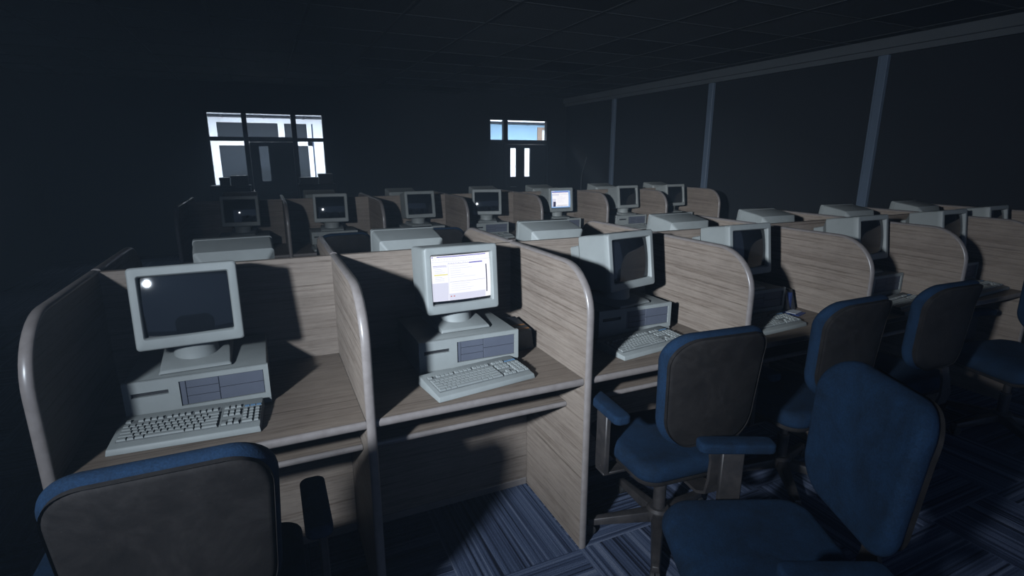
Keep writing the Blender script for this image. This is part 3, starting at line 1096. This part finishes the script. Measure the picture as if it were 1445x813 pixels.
for k, (mx, myf, myaw, px, pyf, kx, ky, kyaw) in enumerate(NEAR):
    s = mon_spot(mx, myf, myaw)
    if k == 0:
        place(mon, *s); set_tilt(mon, 8); place(pc, px, pyf + .18, PCZ, 0); place(kb, kx, ky, PCZ, math.radians(kyaw))
        continue
    booth = ORD[k] + ' booth of the nearest row'
    if k == 1:
        place(mon_lit, *s)
    else:
        dup(mon, s[:3], s[3], 'beige monitor with dark screen facing the camera in the ' + booth)
    dup(pc, (px, pyf + .18, PCZ), 0, 'grey desktop computer case under the %s in the %s' % ('lit monitor' if k == 1 else 'monitor', booth))
    if k < 3:
        dup(kb, (kx, ky, PCZ), math.radians(kyaw), 'grey keyboard before the %s in the %s' % ('lit monitor' if k == 1 else 'dark monitor', booth))
    elif k == 4:
        place(kb_simple, kx, ky, PCZ, math.radians(kyaw))
    else:
        dup(kb_simple, (kx, ky, PCZ), math.radians(kyaw), 'grey keyboard on the desk of the ' + booth)

# far side of the nearest row: monitors seen from behind
FAR1 = [0.420, 1.148, 1.915, 2.790, 3.520, 4.320, 5.120]
for k, x in enumerate(FAR1):
    dup(mon, (x, 0.205, MZ), PI + math.radians((3, 0, -3, 2, 0, -2, 3)[k]), 'back of beige monitor across the nearest row, %s from the left' % ORD[k], 'monitors on the far side of the nearest row')
    dup(pc, (x, 0.245, PCZ), PI, 'desktop computer case under the backward facing monitor, %s from the left on the nearest row' % ORD[k], 'desktop computers on the far side of the nearest row')

# second row
Y2 = R2[1]
SEC = [(0.345, -4), (1.100, -5.5), (1.955, 3), (2.660, -17), (3.555, 2), (4.472, 4), (5.185, 4)]
for k, (x, a) in enumerate(SEC):
    s = mon_spot(x, Y2 - 0.345, a)
    if k == 4:
        place(mon_lit2, *s)
    else:
        dup(mon, s[:3], s[3], ['unlit monitor in deep shadow at the left end of the second row', 'beige monitor with a small torch glint, second row, beside the dark left end', 'beige monitor with plain dark screen, second row, between two glinting screens', 'beige monitor with glint just left of the lit one, second row', '', 'dim monitor next right of the lit one, second row', 'faintest monitor facing us at the right end of the second row'][k], 'monitors on the second row facing the camera')
    dup(pc, (x + .015, Y2 - .40 + .18, PCZ), 0, 'dim desktop computer case in the %s booth of the second row' % ORD[k], 'desktop computers on the second row')
    dup(kb_simple, (x, Y2 - .515, PCZ), math.radians(3), 'dim keyboard on the desk of the %s booth of the second row' % ORD[k], 'keyboards on the second row')
FAR2 = [0.340, 1.065, 1.890, 2.850, 3.575, 4.450, 5.330]
for k, x in enumerate(FAR2):
    dup(mon, (x, Y2 + .205, MZ), PI, 'top of a dim monitor showing over the second row, %s from the left' % ORD[k], 'monitors on the far side of the second row')
    dup(pc, (x, Y2 + .245, PCZ), PI, 'desktop computer case on the far side of the second row, %s from the left' % ORD[k], 'desktop computers on the far side of the second row')
# low cabinets under the sidelights of the left doorway, with closed boxes lying on them (all in silhouette)
def cabinet(label, x0, x1, h):
    t = thing('low_cabinet', label, 'cabinet', ((x0 + x1) / 2, 7.55, 0), 0, 'low cabinets beside the left doorway')
    hw = (x1 - x0) / 2
    bm = bmesh.new(); box(bm, -hw, hw, -.18, .18, .06, h - .03); box(bm, -hw + .03, hw - .03, -.14, .18, 0, .06); obj('cabinet_body', bm, M['door'], t)
    bm = bmesh.new(); box(bm, -hw - .01, hw + .01, -.20, .18, h - .03, h, .004, 1); obj('cabinet_top', bm, M['door'], t)
    for a, b in ((-hw + .005, -.003), (.003, hw - .005)):
        bm = bmesh.new(); box(bm, a, b, -.198, -.18, .07, h - .04, .003, 1); d = obj('cabinet_door', bm, M['door'], t)
        xk = b - .04 if b < 0 else a + .04
        bm = bmesh.new(); tube(bm, [(xk, -.198, h * .6), (xk, -.225, h * .6)], [.007, .011], 10); obj('knob', bm, M['trim'], d)


cabinet('low dark cabinet in silhouette under the left sidelight pane', -0.20, 0.36, 1.105)
cabinet('low dark cabinet in silhouette under the right sidelight pane', 1.10, 1.68, 1.105)
for x0, x1, z0, z1, lab in ((-.075, .075, 1.106, 1.228, 'black carton left of the two on the cabinet under the left pane'), (.085, .34, 1.106, 1.256, 'taller black carton on the cabinet under the left pane'),
                            (1.11, 1.40, 1.106, 1.215, 'low black carton on the cabinet under the right sidelight pane'), (1.41, 1.64, 1.106, 1.270, 'taller black carton at the right end of the cabinet by the sidelight')):
    t = thing('storage_carton', lab, 'box', ((x0 + x1) / 2, 7.52, z0), 0, 'cartons on the low cabinets')
    hw = (x1 - x0) / 2
    bm = bmesh.new(); box(bm, -hw + .004, hw - .004, -.11, .11, 0, (z1 - z0) - .004, .003, 1); obj('carton_body', bm, M['darkbox'], t)
    bm = bmesh.new(); box(bm, -hw, hw, -.114, .114, (z1 - z0) - .035, z1 - z0, .003, 1); obj('carton_lid', bm, M['darkbox'], t)

# ------------------------------------------------------------------ office chair (origin: floor under the seat centre, sitter faces +y)
def make_chair(label, group):
    t = thing('office_chair', label, 'chair', (0, 0, 0), 0, group)
    # seat
    def wseat(u, v, tt):
        dip = 0.012 * (1 - (u / .24) ** 2) * (1 - (v / .23) ** 2) if tt > 0.45 else 0
        front = -0.03 * max(0, (v - 0.08) / 0.15) ** 2
        return (u, v, tt + front - dip)
    bm = bmesh.new(); pillow(bm, .485, .47, .075, .405, .482, .034, wseat, n=8, crown=0.004)
    seat = obj('seat', bm, M['blue'], t, smooth=60)
    bm = bmesh.new(); pillow(bm, .45, .43, .07, .386, .41, .009, lambda u, v, tt: (u, v, tt - 0.03 * max(0, (v - 0.08) / 0.15) ** 2), n=6); obj('seat_pan', bm, M['shell'], seat, smooth=50)
    # backrest: tilted and curved around the sitter
    zc, yc, tilt = 0.775, -0.265, math.radians(9)

    def wback(u, v, tt):
        cv = 0.03 * (u / .22) ** 2 - 0.015 * (v / .22) ** 2 + 0.012 * math.sin((v + .05) * 9)
        y = tt + cv
        return (u, yc + y * math.cos(tilt) - v * math.sin(tilt), zc + v * math.cos(tilt) + y * math.sin(tilt) * 0.3)
    bm = bmesh.new(); pillow(bm, .43, .44, .105, -.008, .052, .028, wback, taper=.12, n=10, crown=0.006)
    back = obj('backrest', bm, M['blue'], t, smooth=60)
    bm = bmesh.new(); pillow(bm, .408, .418, .105, -.019, -.002, .016, wback, taper=.12, n=10, crown=0.004)
    obj('backrest_shell', bm, M['shell'], back, smooth=60)
    # flat steel bar joining seat and backrest
    bm = bmesh.new()
    path = [(-.10, .372), (-.26, .372), (-.300, .395), (-.312, .45), (-.302, .52), (-.288, .575)]
    rr = []
    for i, (y, z) in enumerate(path):
        p0 = path[max(i - 1, 0)]; p1 = path[min(i + 1, len(path) - 1)]
        d = Vector((0, p1[0] - p0[0], p1[1] - p0[1])).normalized(); nn = Vector((1, 0, 0)).cross(d)
        hw = .038 - 0.012 * (i > 3)
        rr.append([Vector((sx * hw, y, z)) + nn * sn * .006 for sx, sn in ((-1, -1), (1, -1), (1, 1), (-1, 1))])
    loft(bm, rr); obj('back_bar', bm, M['metal'], t, smooth=40)
    # tilt mechanism and knob
    bm = bmesh.new(); hexa(bm, [(-.07, -.13, .335), (.07, -.13, .335), (.07, .09, .335), (-.07, .09, .335), (-.09, -.15, .386), (.09, -.15, .386), (.09, .10, .386), (-.09, .10, .386)], .006, 2)
    mech = obj('tilt_mechanism', bm, M['metal'], t, smooth=40)
    bm = bmesh.new(); tube(bm, [(.085, -.02, .362), (.20, -.03, .355)], .005, 8); tube(bm, [(.195, -.03, .355), (.235, -.033, .352)], [.012, .015], 12); obj('lever', bm, M['rubber'], mech, smooth=40)
    bm = bmesh.new(); tube(bm, [(0, -.16, .36), (0, -.20, .36)], [.02, .024], 14); obj('tension_knob', bm, M['rubber'], mech, smooth=40)
    # column
    bm = bmesh.new(); lathe(bm, [(.026, .09), (.026, .24), (.018, .242), (.018, .34)], 20); obj('column', bm, M['metal'], t, smooth=40)
    # five star base
    bm = bmesh.new(); lathe(bm, [(.045, .065), (.05, .075), (.05, .115), (.04, .125)], 20); obj('hub', bm, M['metal'], t, smooth=40)
    lm = None
    for k in range(5):
        a = math.radians(18 + 72 * k)
        if lm is None:
            bm = bmesh.new()
            hexa(bm, [(.035, -.028, .068), (.30, -.017, .045), (.30, .017, .045), (.035, .028, .068), (.035, -.022, .112), (.30, -.013, .072), (.30, .013, .072), (.035, .022, .112)], .004, 2)
            leg = obj('leg', bm, M['metal'], t, smooth=40)
            bm = bmesh.new()
            for s in (-1, 1):
                rg = [[(.29 + rr_ * math.cos(2 * PI * q / 18), s * .010 + off, .024 + rr_ * math.sin(2 * PI * q / 18)) for q in range(18)] for off, rr_ in ((-.009, .020), (-.007, .024), (.007, .024), (.009, .020))]
                loft(bm, rg)
            tube(bm, [(.29, 0, .02), (.29, 0, .05)], .007, 10)
            cs = obj('caster', bm, M['rubber'], leg, smooth=40)
            lm, cm = leg.data, cs.data
        else:
            leg = bpy.data.objects.new('leg', lm); C.objects.link(leg); leg.parent = t
            cs = bpy.data.objects.new('caster', cm); C.objects.link(cs); cs.parent = leg
        leg.rotation_euler = (0, 0, a)
    # arms
    for s in (-1, 1):
        bm = bmesh.new()
        x = s * .292
        box(bm, min(x - .011, x + .011), max(x - .011, x + .011), -.055, .02, .37, .622, .004, 1)
        x0, x1 = sorted((s * .08, s * .303))
        box(bm, x0, x1, -.05, .015, .362, .374, .003, 1)
        tube(bm, [(s * .30, -.02, .40), (s * .285, -.03, .375), (s * .25, -.03, .36), (s * .2, -.03, .357)], .008, 8)
        arm = obj('armrest', bm, M['metal'], t, smooth=40)
        bm = bmesh.new(); pillow(bm, .068, .25, .022, .620, .655, .010, lambda u, v, tt, s=s: (u + s * .282, v - .02, tt), n=5, crown=.003)
        obj('arm_pad', bm, M['blue'], arm, smooth=60)
    return t


ch = make_chair('office chair in front of the first booth, dark dusty back cut by the frame bottom', 'office chairs at the nearest row')
place(ch, 0.318, -0.875, 0, math.radians(0))
dup(ch, (1.940, -0.735, 0), math.radians(-5), 'blue office chair with dark back tucked at the third booth')
dup(ch, (1.745, -1.385, 0), math.radians(65), 'blue office chair turned sideways in the foreground, showing its blue seat and front')
dup(ch, (2.755, -0.665, 0), math.radians(0), 'blue office chair with dark back at the fourth booth, behind the turned chair')
c5_ = dup(ch, (3.445, -0.665, 0), math.radians(-2), 'blue office chair with dark back at the fifth booth')
for c_ in list(c5_.children):        # this chair shows no armrests
    if c_.name.startswith('armrest'):
        for g_ in list(c_.children):
            bpy.data.objects.remove(g_)
        bpy.data.objects.remove(c_)
dup(ch, (4.32, -0.87, 0), math.radians(74), 'blue office chair turned sideways at the far right end, cut by the frame edge')
dup(ch, (1.06, 2.20, 0), math.radians(5), 'dark chair back showing above the nearest row below the glinting screen', 'office chairs at the second row')
dup(ch, (1.86, 2.20, 0), math.radians(-5), 'dark chair back showing beside the second backward facing monitor', 'office chairs at the second row')

# ------------------------------------------------------------------ small things on the desks
t_ = thing('disk_box', 'dark plastic disk box with orange stripes beside the computer of the lit monitor', 'box', (1.505, -0.215, PCZ), math.radians(4))
bm = bmesh.new(); hexa(bm, [(-.055, -.085, 0), (.055, -.085, 0), (.055, .085, 0), (-.055, .085, 0), (-.05, -.072, .085), (.05, -.072, .085), (.05, .08, .105), (-.05, .08, .105)], .004, 2); obj('box_body', bm, M['darkbox'], t_, smooth=40)
bm = bmesh.new()
for y0, y1 in ((-.06, -.05), (-.02, -.012)):
    vsb = [(-.045, y0), (.045, y0), (.045, y1), (-.045, y1)]
    zt = lambda y: .085 + (y + .072) / .152 * .02
    hexa(bm, [(x, y, zt(y) - .002) for x, y in vsb] + [(x, y, zt(y) + .0012) for x, y in vsb])
obj('stripe', bm, M['orange'], t_)

t_ = thing('folder_rack', 'small blue folder stand beside the computer of the fourth booth', 'folder', (3.105, -0.27, PCZ), 0)
bm = bmesh.new()
prism(bm, [(-.09, 0), (.06, 0), (.06, .085), (.045, .11), (-.055, .11)], 'x', -.030, -.012); prism(bm, [(-.09, 0), (.06, 0), (.06, .085), (.045, .11), (-.055, .11)], 'x', .012, .030); box(bm, -.03, .03, -.088, .06, 0, .008)
obj('rack', bm, M['darkbox'], t_)
bm = bmesh.new(); box(bm, -.010, .010, -.075, .05, .009, .098, .002, 1); obj('folder', bm, M['bluecard'], t_)
bm = bmesh.new(); box(bm, -.045, .045, -.045, .045, 0, .004, .001, 1); o = obj('floppy_disk', bm, M['bluecard'], loc=(3.075, -0.395, PCZ)); o.rotation_euler = (0, 0, .3)
tag(o, 'blue floppy disk on the desk of the fourth booth', 'floppy disk')
bm = bmesh.new(); box(bm, -.04, .04, -.022, .03, 0.0, .0022); obj('paper_label', bm, M['white'], o, loc=(.012, 0, .004))

# cable hanging on the right wall near the back corner
bm = bmesh.new()
tube(bm, [(XR - .012, 6.96, 1.55), (XR - .02, 6.955, 1.50), (XR - .03, 6.98, 1.46), (XR - .02, 6.99, 1.42), (XR - .012, 7.05, 1.36), (XR - .012, 7.10, 1.25), (XR - .012, 7.14, 1.1), (XR - .012, 7.15, .3)], .009, 8)
o = obj('hanging_cable', bm, M['trim'], smooth=50)
tag(o, 'pale loose cable hanging down the right wall near the back corner', 'cable')

# ------------------------------------------------------------------ thin haze in the room
if HAZE > 0:
    hm = bpy.data.materials.new('room_haze')
    hm.use_nodes = True
    nt = hm.node_tree
    nt.nodes.remove(nt.nodes['Principled BSDF'])
    vsn = nt.nodes.new('ShaderNodeVolumeScatter')
    vsn.inputs['Color'].default_value = (0.58, 0.78, 1.0, 1)
    vsn.inputs['Density'].default_value = HAZE
    vsn.inputs['Anisotropy'].default_value = 0.45
    nt.links.new(vsn.outputs[0], nt.nodes['Material Output'].inputs['Volume'])
    bm = bmesh.new(); box(bm, XL + .002, XR - .002, YF + .002, YB - .002, .002, H - .012)
    o = obj('haze', bm, hm)
    tag(o, 'thin bluish haze hanging in the dark room', 'haze', kind='stuff')
